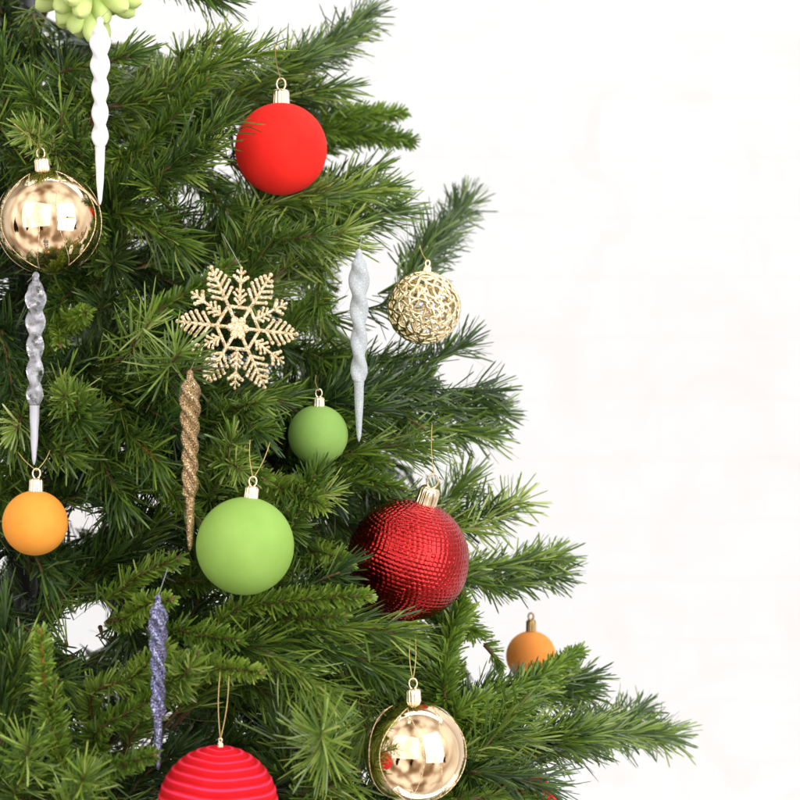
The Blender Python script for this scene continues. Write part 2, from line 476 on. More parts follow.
MASS = [(-170, -120), (20, -120), (25, 5), (70, 30), (150, 48), (235, 62), (325, 72), (340, 110), (322, 165), (372, 195), (378, 235), (345, 262),
        (338, 330), (372, 352), (385, 380), (425, 402), (425, 438), (412, 462), (425, 500), (470, 560), (460, 600), (440, 640), (475, 680), (500, 715),
        (525, 742), (480, 752), (515, 785), (560, 830), (600, 900), (-170, 900)]
GAPS = [[(58, 612), (110, 594), (110, 626), (90, 650), (76, 664), (66, 650)], [(66, 512), (78, 500), (92, 520), (80, 540), (66, 543)],
        [(205, 166), (240, 163), (238, 178), (208, 178)], [(116, 298), (124, 296), (134, 322), (126, 328)],
        [(352, 268), (392, 255), (398, 270), (366, 322), (352, 315)], [(436, 362), (470, 350), (478, 385), (440, 388)],
        [(462, 640), (490, 640), (486, 668), (466, 672)], [(112, 742), (128, 738), (130, 748), (116, 752)],
        [(12, 562), (38, 560), (38, 596), (32, 608), (22, 622), (13, 600)]]
def in_poly(x, y, poly):
    ins = np.zeros(np.shape(x), dtype=bool); n = len(poly); j = n - 1
    for i in range(n):
        xi, yi = poly[i]; xj, yj = poly[j]
        c = ((yi > y) != (yj > y)) & (x < (xj - xi) * (y - yi) / ((yj - yi) or 1e-9) + xi)
        ins ^= c; j = i
    return ins
def project(co):
    d = co[..., 1]
    return co[..., 0] / (KPX * d) + 400, 400 - (co[..., 2] - CZ) / (KPX * d), d
grng = np.random.default_rng(77)
def keep_mask(pts_list, over=(), fill=False, rng=None):
    """which needles stay: none inside or just in front of an ornament, none across the open gaps"""
    keep = None
    for co in pts_list:
        x, y, d = project(co)
        k = np.ones(x.shape, dtype=bool)
        for key, q in OCC.items():
            if q[0] == 'disc':
                _, cx, cy, r, dd = q
                rw = r * KPX * dd
                rp = np.hypot(x - cx, y - cy)
                if key in over:
                    c = P(cx, cy, dd); dist = np.sqrt(((co - np.array(c)) ** 2).sum(-1))
                    if key == 'flake':
                        k &= ~((rp < r) & (d > dd - 0.006) & (d < dd + 0.006))
                    else: k &= dist > rw + 0.001
                else:
                    k &= ~((rp < r + 1.0) & (d < dd + (0.008 if key == 'flake' else 0.3 * rw)))
                    k &= ~((rp < r * 0.9) & (d < dd + rw * 1.1)) if key in ('lace',) else True
            else:
                _, cx, y0, y1, w, dd = q
                if key in over: continue
                k &= ~((np.abs(x - cx) < w + 1.5) & (y > y0 - 2) & (y < y1 + 2) & (d < dd + 0.012))
        gn = grng.normal(0, 6.0, (2,) + x.shape)
        for g in GAPS: k &= ~in_poly(x + gn[0], y + gn[1], g)
        if fill: k &= in_poly(x, y, MASS)
        keep = k if keep is None else keep & k
    return keep

# ------------------------------------------------------------------ sprigs of needles
def norm(a): return a / np.maximum(np.linalg.norm(a, axis=-1, keepdims=True), 1e-9)
STY = dict(
    pine=dict(n=1750, L=0.036, W=0.0016, ang=40, jit=15, bend=0.18, mat='pine', r=0.0016),
    long=dict(n=1550, L=0.043, W=0.0016, ang=34, jit=14, bend=0.30, mat='pine', r=0.0016),
    fir=dict(n=3900, L=0.0165, W=0.0019, ang=52, jit=11, bend=0.10, mat='fir', r=0.0018),
    firlong=dict(n=3000, L=0.021, W=0.0018, ang=46, jit=12, bend=0.12, mat='fir', r=0.0018),
    star=dict(n=1500, L=0.040, W=0.0017, ang=58, jit=24, bend=0.10, mat='light', r=0.0016),
    tuft=dict(n=2600, L=0.026, W=0.0015, ang=48, jit=16, bend=0.16, mat='light', r=0.0015),
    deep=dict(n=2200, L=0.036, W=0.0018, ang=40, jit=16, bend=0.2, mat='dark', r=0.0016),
)
def smooth_path(ctrl, n=24):
    c = [np.array(p, dtype=float) for p in ctrl]
    c = [2 * c[0] - c[1]] + c + [2 * c[-1] - c[-2]]
    out = []
    segs = len(c) - 3
    for s in range(segs):
        p0, p1, p2, p3 = c[s:s + 4]
        for i in range(n // segs + 1):
            u = i / (n // segs + 1)
            out.append(0.5 * ((2 * p1) + (-p0 + p2) * u + (2 * p0 - 5 * p1 + 4 * p2 - p3) * u * u + (-p0 + 3 * p1 - 3 * p2 + p3) * u ** 3))
    out.append(c[-2])
    return np.array(out)
def sprig_mesh(name, path, style, seed, start=0.0, over=(), fill=False, bare=None, dens=1.0, lmul=1.0):
    st = STY[style]
    rng = np.random.default_rng(seed)
    seg = np.linalg.norm(np.diff(path, axis=0), axis=1); cum = np.concatenate([[0], np.cumsum(seg)]); tot = cum[-1]
    use = tot * (1 - start)
    n = int(st['n'] * use * dens) + 30
    # PVC tips carry needles in rows of two, so pair them up along the wire
    s = tot * start + use * np.sqrt(rng.random(n) * 0.85 + 0.15 * rng.random(n)) if False else tot * start + use * rng.random(n) ** 0.92
    def at(ss):
        return np.stack([np.interp(ss, cum, path[:, i]) for i in range(3)], -1)
    base = at(s); T = norm(at(np.minimum(s + 0.004, tot)) - at(np.maximum(s - 0.004, 0)))
    ref = np.where(np.abs(T[:, 2:3]) < 0.9, np.array([[0, 0, 1.0]]), np.array([[1.0, 0, 0]]))
    U = norm(np.cross(T, ref)); V = np.cross(T, U)
    ph = rng.random(n) * 2 * PI
    tip = np.clip((s / tot - (1 - 0.012 / max(tot, 0.02))) / (0.012 / max(tot, 0.02)), 0, 1)
    a = np.radians(st['ang'] + rng.normal(0, st['jit'], n)) * (1 - 0.75 * tip * rng.random(n))
    R = np.cos(ph)[:, None] * U + np.sin(ph)[:, None] * V
    d0 = norm(np.cos(a)[:, None] * T + np.sin(a)[:, None] * R)
    Ln = st['L'] * lmul * (0.72 + 0.36 * rng.random(n))
    if style in ('fir', 'firlong'): Ln = Ln * (1 - 0.35 * np.clip((s / tot - 0.75) / 0.25, 0, 1))
    d1 = norm(d0 + st['bend'] * (T * rng.normal(0.6, 0.7, n)[:, None] + rng.normal(0, 0.5, (n, 3)) + np.array([0, 0, -0.25])))
    mid = base + d0 * (Ln * 0.5)[:, None]
    tp = mid + d1 * (Ln * 0.5)[:, None]
    wv = norm(np.cross(d0, norm(rng.normal(0, 1, (n, 3)) + 0.8 * T)))
    w = (st['W'] * (0.75 + 0.5 * rng.random(n)))[:, None] * wv
    k = keep_mask([mid, tp, base + d0 * (Ln * 0.25)[:, None]], over, fill)
    if k.any():
        order = np.sort(s[k]); cut = np.where(np.diff(order) > 0.012)[0]
        if len(cut):
            lo_ = np.concatenate([[0], cut + 1]); hi_ = np.concatenate([cut, [len(order) - 1]])
            b_ = int(np.argmax(hi_ - lo_)); k &= (s >= order[lo_[b_]] - 1e-9) & (s <= order[hi_[b_]] + 1e-9)
    base, mid, tp, w, d0, d1 = (q[k] for q in (base, mid, tp, w, d0, d1)); n = len(base)
    m3 = mid * 0.18 + tp * 0.82
    vs = np.stack([base - w * 0.32, base + w * 0.32, mid - w * 0.5, mid + w * 0.5, m3 - w * 0.40, m3 + w * 0.40, tp], 1).reshape(-1, 3)
    o = (np.arange(n) * 7)[:, None]
    loops = (o + np.array([[0, 1, 3, 2, 2, 3, 5, 4, 4, 5, 6]])).ravel()
    starts = ((np.arange(n) * 11)[:, None] + np.array([[0, 4, 8]])).ravel()
    nv = len(vs); nl = len(loops)
    # the wire or twig
    mb = MB()
    r0 = st['r']
    pl = path[::2] if len(path) > 6 else path
    if not np.allclose(pl[-1], path[-1]): pl = np.vstack([pl, path[-1]])
    kk = keep_mask([pl], over, fill)
    idx = [i for i in range(len(pl)) if kk[i]]
    if len(idx) >= 2 and kk[idx[-1] - 1]:
        hi = idx[-1]; lo = hi
        while lo > 0 and kk[lo - 1]: lo -= 1
        q = pl[lo:hi + 1]
        mb.tube([Vector(p) for p in q], [r0 * (1.25 - 0.6 * i / max(1, len(q) - 1)) for i in range(len(q))], 6)
        tv = norm((path[-1] - path[-3])[None])[0]
        if style in ('fir', 'firlong') and hi == len(pl) - 1:
            rq = Vector(tv).to_track_quat('Z', 'Y').to_matrix()
            mb.ball(Vector(path[-1]) + Vector(tv) * 0.002, 0.0021, 8, (1, 1, 1.9), rq)
    tvs = np.array(mb.v).reshape(-1, 3) if mb.v else np.zeros((0, 3))
    tl = [i + nv for f in mb.f for i in f]; ts = []; c = nl
    for f in mb.f: ts.append(c); c += len(f)
    me = bpy.data.meshes.new(name)
    allv = np.vstack([vs, tvs]).astype(np.float32)
    me.vertices.add(len(allv)); me.vertices.foreach_set('co', allv.ravel())
    al = np.concatenate([loops, np.array(tl, dtype=int)]).astype(np.int32)
    me.loops.add(len(al)); me.loops.foreach_set('vertex_index', al)
    ast = np.concatenate([starts, np.array(ts, dtype=int)]).astype(np.int32)
    me.polygons.add(len(ast)); me.polygons.foreach_set('loop_start', ast)
    mi = np.zeros(len(ast), dtype=np.int32); mi[len(starts):] = 1
    me.polygons.foreach_set('material_index', mi)
    me.update(calc_edges=True)
    return me, n

# ------------------------------------------------------------------ christmas tree: pole, branches, sprigs
tree = thing('christmas_tree', 'artificial green Christmas tree with mixed long and short needles, hung with baubles', 'christmas tree', (AXX, D0, CZ - 0.75))
TW = Matrix.Translation((AXX, D0, CZ - 0.75)); TWI = TW.inverted()
mb = MB()
mb.lathe([(0.0, 0), (0.019, 0), (0.019, 0.62), (0.0205, 0.622), (0.0205, 0.66), (0.0165, 0.664), (0.0165, 1.3), (0.0, 1.3)], 32)
link('trunk', mb.mesh('trunk'), M['pole'], tree)

branches = []      # (object, world points)
def to_local(me, inv):
    me.transform(inv)
def add_branch(pts, r=0.0032):
    path = smooth_path(pts, 20)
    mb = MB(); mb.tube([Vector(p) for p in path], [r * (1.2 - 0.75 * i / (len(path) - 1)) for i in range(len(path))], 8)
    me = mb.mesh('branch'); me.transform(TWI)
    o = link('branch', me, M['twig'], tree)
    branches.append((o, path))
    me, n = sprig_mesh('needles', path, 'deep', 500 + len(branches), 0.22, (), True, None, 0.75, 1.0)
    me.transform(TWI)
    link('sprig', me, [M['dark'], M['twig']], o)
    return o
brng = random.Random(3)
lev = 0
py = -90
while py < 900:
    R = radius_at(py)
    for az in (-82, -48, -18, 14, 44, 72, 98):
        azj = az + brng.uniform(-9, 9) + (lev % 2) * 14
        a = math.radians(azj)           # 0 = towards the camera, 90 = to the right
        dx, dy = math.sin(a), -math.cos(a)
        if az == -82 and lev % 2: continue
        ln = R * (0.80 if abs(azj) > 60 else 0.62) * brng.uniform(0.9, 1.02)
        z0 = CZ - (py - 400) * KPX * D0 - 0.03 + brng.uniform(-0.02, 0.02)
        p0 = Vector((AXX + dx * 0.018, D0 + dy * 0.018, z0))
        p1 = p0 + Vector((dx * ln * 0.5, dy * ln * 0.5, 0.03 + brng.uniform(0, 0.03)))
        p2 = p0 + Vector((dx * ln, dy * ln, 0.03 + brng.uniform(-0.02, 0.03)))
        q = np.array([p0, p1, p2])
        x, y, d = project(smooth_path(q, 8))
        x, y, d = project(smooth_path(q, 60))
        if any(in_poly(x, y, g).any() for g in GAPS + [[(46, 600), (116, 586), (116, 634), (92, 658), (76, 672), (56, 672)], [(60, 505), (78, 494), (98, 518), (84, 548), (60, 550)]]): continue
        if az > 40 and not in_poly(x[-2:], y[-2:], MASS).all():
            continue
        if not keep_mask([smooth_path(q, 12)]).all() and abs(az) < 60:
            q[2] = q[1] * 0.4 + q[2] * 0.6
        add_branch([p for p in q])
    py += 118; lev += 1

sprig_no = [0]
def add_sprig(ctrl, style, over=(), fill=False, dens=1.0, lmul=1.0, orange=False, attach=0.10):
    """ctrl: world points from the butt to the tip; the sprig is wired to the nearest branch"""
    b0 = np.array(ctrl[0], dtype=float)
    best = None
    for o, path in branches:
        dd = np.linalg.norm(path - b0, axis=1)
        # growing outwards: prefer a joint nearer the pole than the sprig's butt
        i = int(np.argmin(dd))
        if best is None or dd[i] < best[0]: best = (dd[i], o, path[i])
    dist, o, ap = best
    pts = [np.array(p, dtype=float) for p in ctrl]
    start = 0.0
    if dist > 0.012:
        if dist > attach:
            ap = b0 + (ap - b0) * attach / dist
        pts = [ap] + pts
    path = smooth_path(pts, 28)
    if dist > 0.012:
        seg = np.linalg.norm(np.diff(path, axis=0), axis=1).sum()
        start = 0.22 * min(dist, attach) / seg
    sprig_no[0] += 1
    me, n = sprig_mesh('sprig', path, style, 1000 + sprig_no[0], start, over, fill, None, dens, lmul)
    if n < 12 and fill:
        bpy.data.meshes.remove(me); return None
    me.transform(TWI)
    return link('sprig', me, [M[STY[style]['mat']], M['twig_orange' if orange else 'twig']], o)
DENS = 1.5
def hs(bx, by, tx, ty, style, ob=0.03, ot=-0.02, sag=0.0, **k):
    """a sprig from photograph point (bx,by) to (tx,ty); ob/ot: distance behind the tree's surface at butt and tip"""
    db = surf(min(bx, 640), by) + ob; dt = surf(min(tx, 640), ty) + ot
    mx_, my_ = (bx + tx) / 2, (by + ty) / 2
    L_ = math.hypot(tx - bx, ty - by)
    nx, ny = -(ty - by) / max(L_, 1), (tx - bx) / max(L_, 1)
    c = [P(bx, by, db), P(mx_ + nx * sag, my_ + ny * sag, (db + dt) / 2), P(tx, ty, dt)]
    k['dens'] = k.get('dens', 1.0) * DENS
    if DENS > 1.2 and style == 'fir': k['lmul'] = k.get('lmul', 1.0) * 1.15
    return add_sprig(c, style, **k)

# right-hand outline, from the top down
hs(120, -45, 222, 0, 'pine', 0.02, 0.0)
hs(195, 118, 300, 62, 'long', 0.05, 0.0, -4)
hs(290, 72, 366, 14, 'long', 0.02, -0.01, 4, dens=1.1)
hs(250, 95, 345, 40, 'long', 0.04, 0.02, -5)
hs(170, 95, 262, 52, 'pine', 0.0, -0.05, -6)
hs(265, 100, 340, 88, 'pine', 0.06, 0.03)
hs(262, 128, 400, 113, 'fir', 0.10, 0.02, -3)
hs(275, 128, 411, 141, 'fir', 0.10, 0.02, -3)
hs(300, 150, 385, 130, 'firlong', 0.14, 0.06)
hs(255, 215, 385, 190, 'pine', 0.03, -0.02, -4, dens=1.2)
hs(270, 235, 392, 212, 'long', 0.06, 0.0, 4, dens=1.2)
hs(250, 245, 350, 245, 'pine', 0.04, 0.0, 4)
hs(290, 205, 370, 172, 'pine', 0.06, 0.02)
hs(300, 255, 345, 230, 'star', 0.02, -0.03, dens=0.8)
hs(393, 300, 466, 202, 'long', 0.02, 0.0, 4, dens=1.15)
hs(388, 290, 432, 236, 'long', 0.04, 0.03, 3, dens=0.8)
hs(335, 392, 464, 346, 'pine', 0.04, 0.0, 8, dens=1.3)
hs(350, 400, 470, 362, 'firlong', 0.04, 0.02, 6)
hs(330, 400, 490, 392, 'pine', 0.02, -0.02, -6, dens=1.3)
hs(350, 415, 498, 412, 'pine', 0.02, 0.0, -5, dens=1.3)
hs(350, 430, 488, 436, 'pine', 0.05, 0.01, -6, dens=1.2)
hs(340, 455, 425, 445, 'long', 0.05, 0.0, -3)
hs(330, 375, 410, 360, 'pine', 0.08, 0.04, -3)
hs(420, 520, 466, 482, 'pine', 0.08, 0.05, 2, dens=1.2)
hs(455, 530, 520, 502, 'star', 0.03, 0.0, 2, dens=0.9, lmul=0.9)
hs(450, 520, 490, 510, 'pine', 0.05, 0.02)
hs(440, 583, 556, 556, 'pine', 0.05, 0.0, -2, dens=1.5, lmul=0.85)
hs(445, 588, 560, 574, 'pine', 0.05, 0.01, 3, dens=1.3, lmul=0.85)
hs(445, 700, 462, 596, 'fir', 0.02, -0.02, -6, dens=1.2)
hs(438, 690, 468, 610, 'firlong', 0.03, 0.0, -6)
hs(455, 622, 500, 664, 'fir', 0.08, 0.05, -4)
hs(455, 715, 578, 652, 'fir', 0.02, -0.02, 6, over=('orange_b',), dens=1.15)
hs(470, 722, 572, 668, 'firlong', 0.02, 0.0, 6, over=('orange_b',), dens=0.9)
hs(470, 705, 585, 680, 'pine', 0.04, 0.0, -6, over=('orange_b',), dens=1.1)
hs(480, 720, 580, 692, 'pine', 0.05, 0.02, -6, dens=1.2)
hs(455, 755, 600, 728, 'long', 0.03, 0.0, -4, over=('rib_b',), dens=1.2)
hs(560, 742, 672, 736, 'pine', 0.01, 0.0, -4, dens=1.25)
hs(560, 736, 640, 712, 'pine', 0.01, 0.0, 3, dens=1.0)
hs(470, 740, 575, 748, 'long', 0.04, 0.02, -4, dens=1.0)
hs(465, 775, 545, 776, 'long', 0.02, -0.01, -3, over=('rib_b',), dens=0.35)
hs(455, 798, 560, 812, 'fir', 0.03, -0.02, -8, over=('rib_b',), dens=0.7)
hs(460, 822, 600, 818, 'firlong', 0.04, 0.0, -8, over=('rib_b',), dens=0.8)
hs(470, 765, 528, 695, 'star', 0.03, -0.02, dens=0.6)

# front of the tree
DENS = 1.1
hs(60, 178, 30, 88, 'pine', 0.06, -0.06, 3, dens=1.2)
hs(52, 170, 62, 112, 'star', 0.03, -0.05, dens=0.8)
hs(10, 150, 2, 58, 'long', 0.05, -0.05)
hs(30, 175, -10, 110, 'star', 0.04, -0.05, dens=0.8)
hs(90, 190, 75, 140, 'pine', 0.06, -0.02)
hs(110, 205, 222, 122, 'long', 0.04, -0.075, 5, over=('red',), dens=1.1)
hs(130, 190, 215, 148, 'pine', 0.05, -0.05, 4, dens=1.1)
hs(120, 160, 205, 82, 'firlong', 0.04, -0.04, 5, dens=1.1)
hs(130, 100, 215, 66, 'pine', 0.03, -0.03)
hs(60, 75, 130, 56, 'pine', 0.03, -0.03)
hs(110, 215, 180, 245, 'long', 0.05, 0.0, -5)
hs(130, 320, 232, 264, 'fir', 0.03, -0.02, 4, dens=0.9)
hs(275, 335, 325, 300, 'firlong', 0.05, 0.0)
hs(150, 392, 180, 352, 'star', 0.02, -0.09, dens=0.9, over=('flake',))
hs(140, 385, 200, 368, 'pine', 0.02, -0.08, dens=0.6, over=('flake',))
hs(120, 360, 150, 322, 'star', 0.03, -0.03, dens=0.8)
hs(60, 330, 86, 312, 'fir', 0.05, -0.03)
hs(55, 300, 60, 345, 'fir', 0.05, 0.0)
hs(105, 390, 160, 462, 'long', 0.04, -0.04, 8, dens=1.2, orange=True)
hs(120, 400, 178, 430, 'pine', 0.04, -0.03, -5, dens=1.1)
hs(95, 400, 118, 495, 'long', 0.05, -0.01, 8)
hs(20, 395, 78, 420, 'pine', 0.04, -0.04, -5, dens=1.1)
hs(80, 440, 60, 385, 'star', 0.03, -0.04, dens=0.8)
hs(10, 440, 70, 455, 'pine', 0.04, -0.02)
hs(2, 330, 18, 420, 'long', 0.05, -0.02)
hs(190, 410, 262, 432, 'pine', 0.03, -0.05, -6, dens=1.2)
hs(200, 395, 285, 402, 'pine', 0.03, -0.03, -5, dens=1.1)
hs(215, 470, 240, 405, 'star', 0.05, -0.03, dens=0.8)
hs(205, 440, 262, 478, 'firlong', 0.05, -0.02, -4)
hs(240, 480, 322, 505, 'firlong', 0.03, -0.05, -5, dens=1.1)
hs(262, 520, 312, 478, 'firlong', 0.03, -0.05, 3, over=('green_a',))
hs(300, 400, 345, 420, 'firlong', 0.06, 0.02)
hs(330, 480, 400, 488, 'firlong', 0.05, 0.0, -4)
hs(320, 470, 385, 462, 'fir', 0.06, 0.02, -4)
hs(225, 618, 366, 596, 'fir', 0.02, -0.075, -6, over=('crimson',), dens=1.25)
hs(250, 632, 340, 616, 'fir', 0.03, -0.05, -4, over=('crimson',))
hs(255, 598, 340, 572, 'pine', 0.03, -0.06, 4, over=('crimson',), dens=0.9)
hs(300, 545, 345, 560, 'firlong', 0.04, -0.03, over=('crimson',))
hs(260, 640, 402, 634, 'long', 0.02, -0.06, -10, over=('crimson',), dens=1.3)
hs(255, 650, 385, 668, 'long', 0.03, -0.03, -12, dens=1.3)
hs(235, 650, 330, 700, 'long', 0.03, -0.04, -10, dens=1.2)
hs(328, 765, 321, 733, 'star', -0.01, -0.11, dens=1.0, lmul=1.1)
hs(160, 672, 258, 672, 'fir', 0.03, -0.07, -4, dens=1.1)
hs(165, 640, 235, 640, 'firlong', 0.04, -0.03, -4)
hs(95, 735, 195, 656, 'fir', 0.03, -0.05, 6, dens=1.1)
hs(90, 700, 165, 648, 'firlong', 0.05, -0.02, 5)
hs(70, 790, 152, 756, 'fir', 0.02, -0.06, -4, over=('purple',), dens=1.25)
hs(75, 800, 40, 634, 'fir', 0.04, -0.06, -8, orange=True, dens=1.1)
hs(62, 780, 55, 690, 'firlong', 0.04, -0.03, -4)
hs(-8, 790, 5, 610, 'long', 0.03, -0.03, 3, dens=1.2)
hs(-15, 740, 22, 650, 'pine', 0.04, -0.02, 3)
hs(20, 800, 28, 745, 'pine', 0.03, -0.05)
hs(60, 830, 85, 775, 'pine', 0.03, -0.06)
hs(105, 600, 175, 560, 'firlong', 0.05, -0.01, -5)
hs(120, 620, 170, 600, 'fir', 0.05, -0.03, -5)
hs(70, 590, 160, 520, 'long', 0.10, 0.06, 8)
hs(85, 580, 110, 560, 'long', 0.10, 0.06)
hs(30, 545, 45, 575, 'long', 0.05, 0.02)
hs(300, 800, 360, 770, 'long', 0.04, -0.03)
hs(290, 790, 280, 730, 'long', 0.05, 0.0)
hs(355, 690, 372, 745, 'pine', 0.05, 0.0)

hs(285, 530, 316, 474, 'tuft', -0.01, -0.05, 3, over=('green_a',), dens=1.3)
hs(270, 520, 330, 492, 'tuft', 0.0, -0.05, -3, over=('green_a',))
hs(205, 425, 258, 402, 'tuft', 0.02, -0.06, -3)
hs(200, 455, 242, 470, 'tuft', 0.02, -0.05, -4)
hs(210, 500, 232, 440, 'tuft', 0.03, -0.04, 3)
hs(100, 420, 62, 395, 'tuft', 0.03, -0.06, 3)
hs(85, 450, 75, 400, 'tuft', 0.03, -0.05, 3)
hs(40, 400, 15, 430, 'tuft', 0.03, -0.04, 3)
hs(70, 165, 25, 130, 'tuft', 0.02, -0.07, 3)
hs(265, 250, 318, 235, 'tuft', 0.02, -0.04, -3)
hs(180, 60, 226, 40, 'tuft', 0.03, -0.02, -3)
hs(150, 700, 190, 668, 'tuft', 0.02, -0.05, 3)
hs(470, 772, 552, 790, 'pine', 0.0, -0.03, -4, over=('rib_b',), dens=0.9)
hs(60, 690, 66, 634, 'pine', 0.08, 0.05, 3)
# the body of the tree behind: sprigs scattered through the crown
frng = random.Random(11)
def scatter(count, o0, o1, styles, mind, over=False):
    pts = []; tries = 0; made = 0
    while made < count and tries < 9000:
        tries += 1
        x = frng.uniform(-150, 560); y = frng.uniform(-80, 870)
        if not in_poly(np.array([x]), np.array([y]), MASS)[0]: continue
        if any((x - a) ** 2 + (y - b_) ** 2 < mind * mind for a, b_ in pts): continue
        pts.append((x, y))
        d = surf(x, y) + frng.uniform(o0, o1)
        c = P(x, y, d)
        rad = Vector((c.x - AXX, (c.y - D0) * 1.0, 0))
        if rad.length < 0.03: rad = Vector((frng.uniform(-1, 1), -1, 0))
        rad.normalize()
        dr = (rad * 0.8 + Vector((frng.uniform(-0.75, 0.75), frng.uniform(-0.3, 0.5), frng.uniform(-0.55, 0.35)))).normalized()
        ln = frng.uniform(0.09, 0.14)
        b0 = c - dr * ln * 0.55; tp = c + dr * ln * 0.45
        midp = (b0 + tp) / 2 + Vector((0, 0, frng.uniform(0, 0.014)))
        st = frng.choice(styles)
        if add_sprig([b0, midp, tp], st, fill=True, attach=0.07, dens=1.0): made += 1
    return made
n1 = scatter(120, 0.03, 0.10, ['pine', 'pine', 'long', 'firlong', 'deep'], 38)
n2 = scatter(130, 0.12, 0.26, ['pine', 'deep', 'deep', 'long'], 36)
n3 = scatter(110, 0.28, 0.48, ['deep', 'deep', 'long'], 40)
print('sprigs', sprig_no[0], n1, n2, n3, 'branches', len(branches))

# ------------------------------------------------------------------ ornaments
def cap_mesh(rc, h):
    mb = MB()
    fl = lambda i, a: 1 + (0.07 * math.cos(14 * a) if i in (1, 2, 3, 4) else 0)
    mb.lathe([(rc * 0.9, -h * 0.15), (rc * 1.06, -h * 0.1), (rc * 1.0, h * 0.12), (rc * 0.97, h * 0.5), (rc * 0.98, h * 0.78), (rc * 0.92, h * 0.92), (rc * 0.72, h), (0.0001, h)], 84, Matrix(), fl)
    return mb.mesh('cap')
def loop_mesh(rl, h, wire):
    mb = MB()
    pts = [(rl * math.sin(a) * 0.85, 0, h + rl * 1.0 - rl * 1.12 * math.cos(a)) for a in np.linspace(0.25, 2 * PI - 0.25, 26)]
    pts = [(pts[0][0], 0, h - 0.001)] + pts + [(pts[-1][0], 0, h - 0.001)]
    mb.tube(pts, wire, 8)
    return mb.mesh('loop')
def thread_mesh(a, b_, r=0.00038, bow=0.0):
    mb = MB(); a = Vector(a); b_ = Vector(b_)
    for_p = [a.lerp(b_, u) + Vector((bow * math.sin(PI * u), 0, 0)) for u in np.linspace(0, 1, 10)]
    mb.tube(for_p, r, 6)
    return mb
def bauble(key, name, label, cat, ball_me, ball_mat, tilt=0, lean=0, cap=1.0, capmat='gold_cap', tops=(), group=None, thread='thread', caph=1.0, oblate=1.0, bow=0.0015):
    px, py, rp, d = ORN[key]
    r = px2m(rp, d); c = P(px, py, d)
    rot = Matrix.Rotation(tilt, 4, 'Y') @ Matrix.Rotation(lean, 4, 'X')
    base = c - (rot.to_3x3() @ Vector((0, 0, r * oblate)))
    root = thing(name, label, cat, base, rot.to_euler(), group)
    MW = Matrix.Translation(base) @ rot; inv = MW.inverted()
    ball_me.transform(Matrix.Translation((0, 0, r * oblate)) @ Matrix.Diagonal((1, 1, oblate, 1)))
    ball = link('ball', ball_me, ball_mat, root)
    rc = px2m(8.2, d) * cap; h = px2m(15, d) * cap * caph
    cm = cap_mesh(rc, h); zc = 2 * r * oblate - rc * rc / (2 * r) - 0.0006
    cm.transform(Matrix.Translation((0, 0, zc)))
    co = link('cap', cm, M[capmat], root)
    lm = loop_mesh(px2m(5.2, d) * cap, h, px2m(0.95, d))
    lm.transform(Matrix.Translation((0, 0, zc)))
    link('loop', lm, M[capmat], co)
    top = Vector((0, 0, zc + h + px2m(9.8, d) * cap))
    if tops:
        mb = MB()
        for i, (tx, ty, td) in enumerate(tops):
            e = inv @ P(tx, ty, d + td)
            q = thread_mesh(top - Vector((0, 0, 0.0008)), e, px2m(0.42, d), bow * (1 if i else -1))
            mb.add(q.v, q.f)
        link('string', mb.mesh('string'), M[thread], root)
    return root, ball, r, inv
def R_(key): return px2m(ORN[key][2], ORN[key][3])
def plain(key): return sphere_grid('ball', R_(key), 64, 96)

bauble('red', 'christmas_bauble', 'matte red bauble with a gold cap, hanging near the top of the tree', 'bauble', plain('red'), M['red'], 0.0, 0, 1.0,
       tops=[(275, 44, -0.045)])
bauble('green_b', 'christmas_bauble', 'large lime green matte bauble hanging from two gold threads', 'bauble', plain('green_b'), M['green'], 0.12, 0, 0.85,
       tops=[(250, 440, 0.01), (270, 442, 0.015)])
bauble('green_a', 'christmas_bauble', 'small leaf green bauble nestled in needles right of the gold snowflake', 'bauble', plain('green_a'), M['green_dark'], 0.02, 0.12, 0.72,
       tops=[(316, 375, 0.03)], caph=0.9)
bauble('orange_a', 'christmas_bauble', 'bright orange bauble with gold cap hanging below the clear icicle', 'bauble', plain('orange_a'), M['orange'], 0.03, 0, 0.85,
       tops=[(18, 452, 0.01), (50, 450, 0.01)], caph=1.1)
bauble('orange_b', 'christmas_bauble', 'dull orange bauble with brown cap half hidden behind a fir sprig against the wall', 'bauble', plain('orange_b'), M['orange_dull'], 0.0, 0, 0.58,
       capmat='brass_dark', caph=1.45)

# crimson bauble: rows of small raised scales round the cap's axis
def scales(r):
    rows = 42
    def fn(th, ph):
        row = np.clip(np.floor(th / PI * rows), 0, rows - 1)
        v = th / PI * rows - row
        cnt = np.maximum(6, np.round(70 * np.sin((row + 0.5) / rows * PI)))
        u = ph / (2 * PI) * cnt + 0.5 * (row % 2)
        hsh = np.sin(row * 12.9898 + np.floor(u) * 78.233) * 43758.5453; hsh = hsh - np.floor(hsh)
        u = u - np.floor(u)
        q = 1 - np.minimum(1, ((u - 0.5) / 0.52) ** 2 + ((v - 0.5) / 0.52) ** 2)
        return (0.5 + 0.8 * hsh) * 0.0007 * np.sqrt(np.maximum(q, 0)) - 0.0003
    return sphere_grid('ball', r, rows * 7, 70 * 7, fn)
bauble('crimson', 'christmas_bauble', 'large shiny crimson bauble covered in rows of small scales', 'bauble', scales(R_('crimson')), M['crimson'], 0.30, 0.18, 1.25,
       tops=[(432, 425, 0.02)])

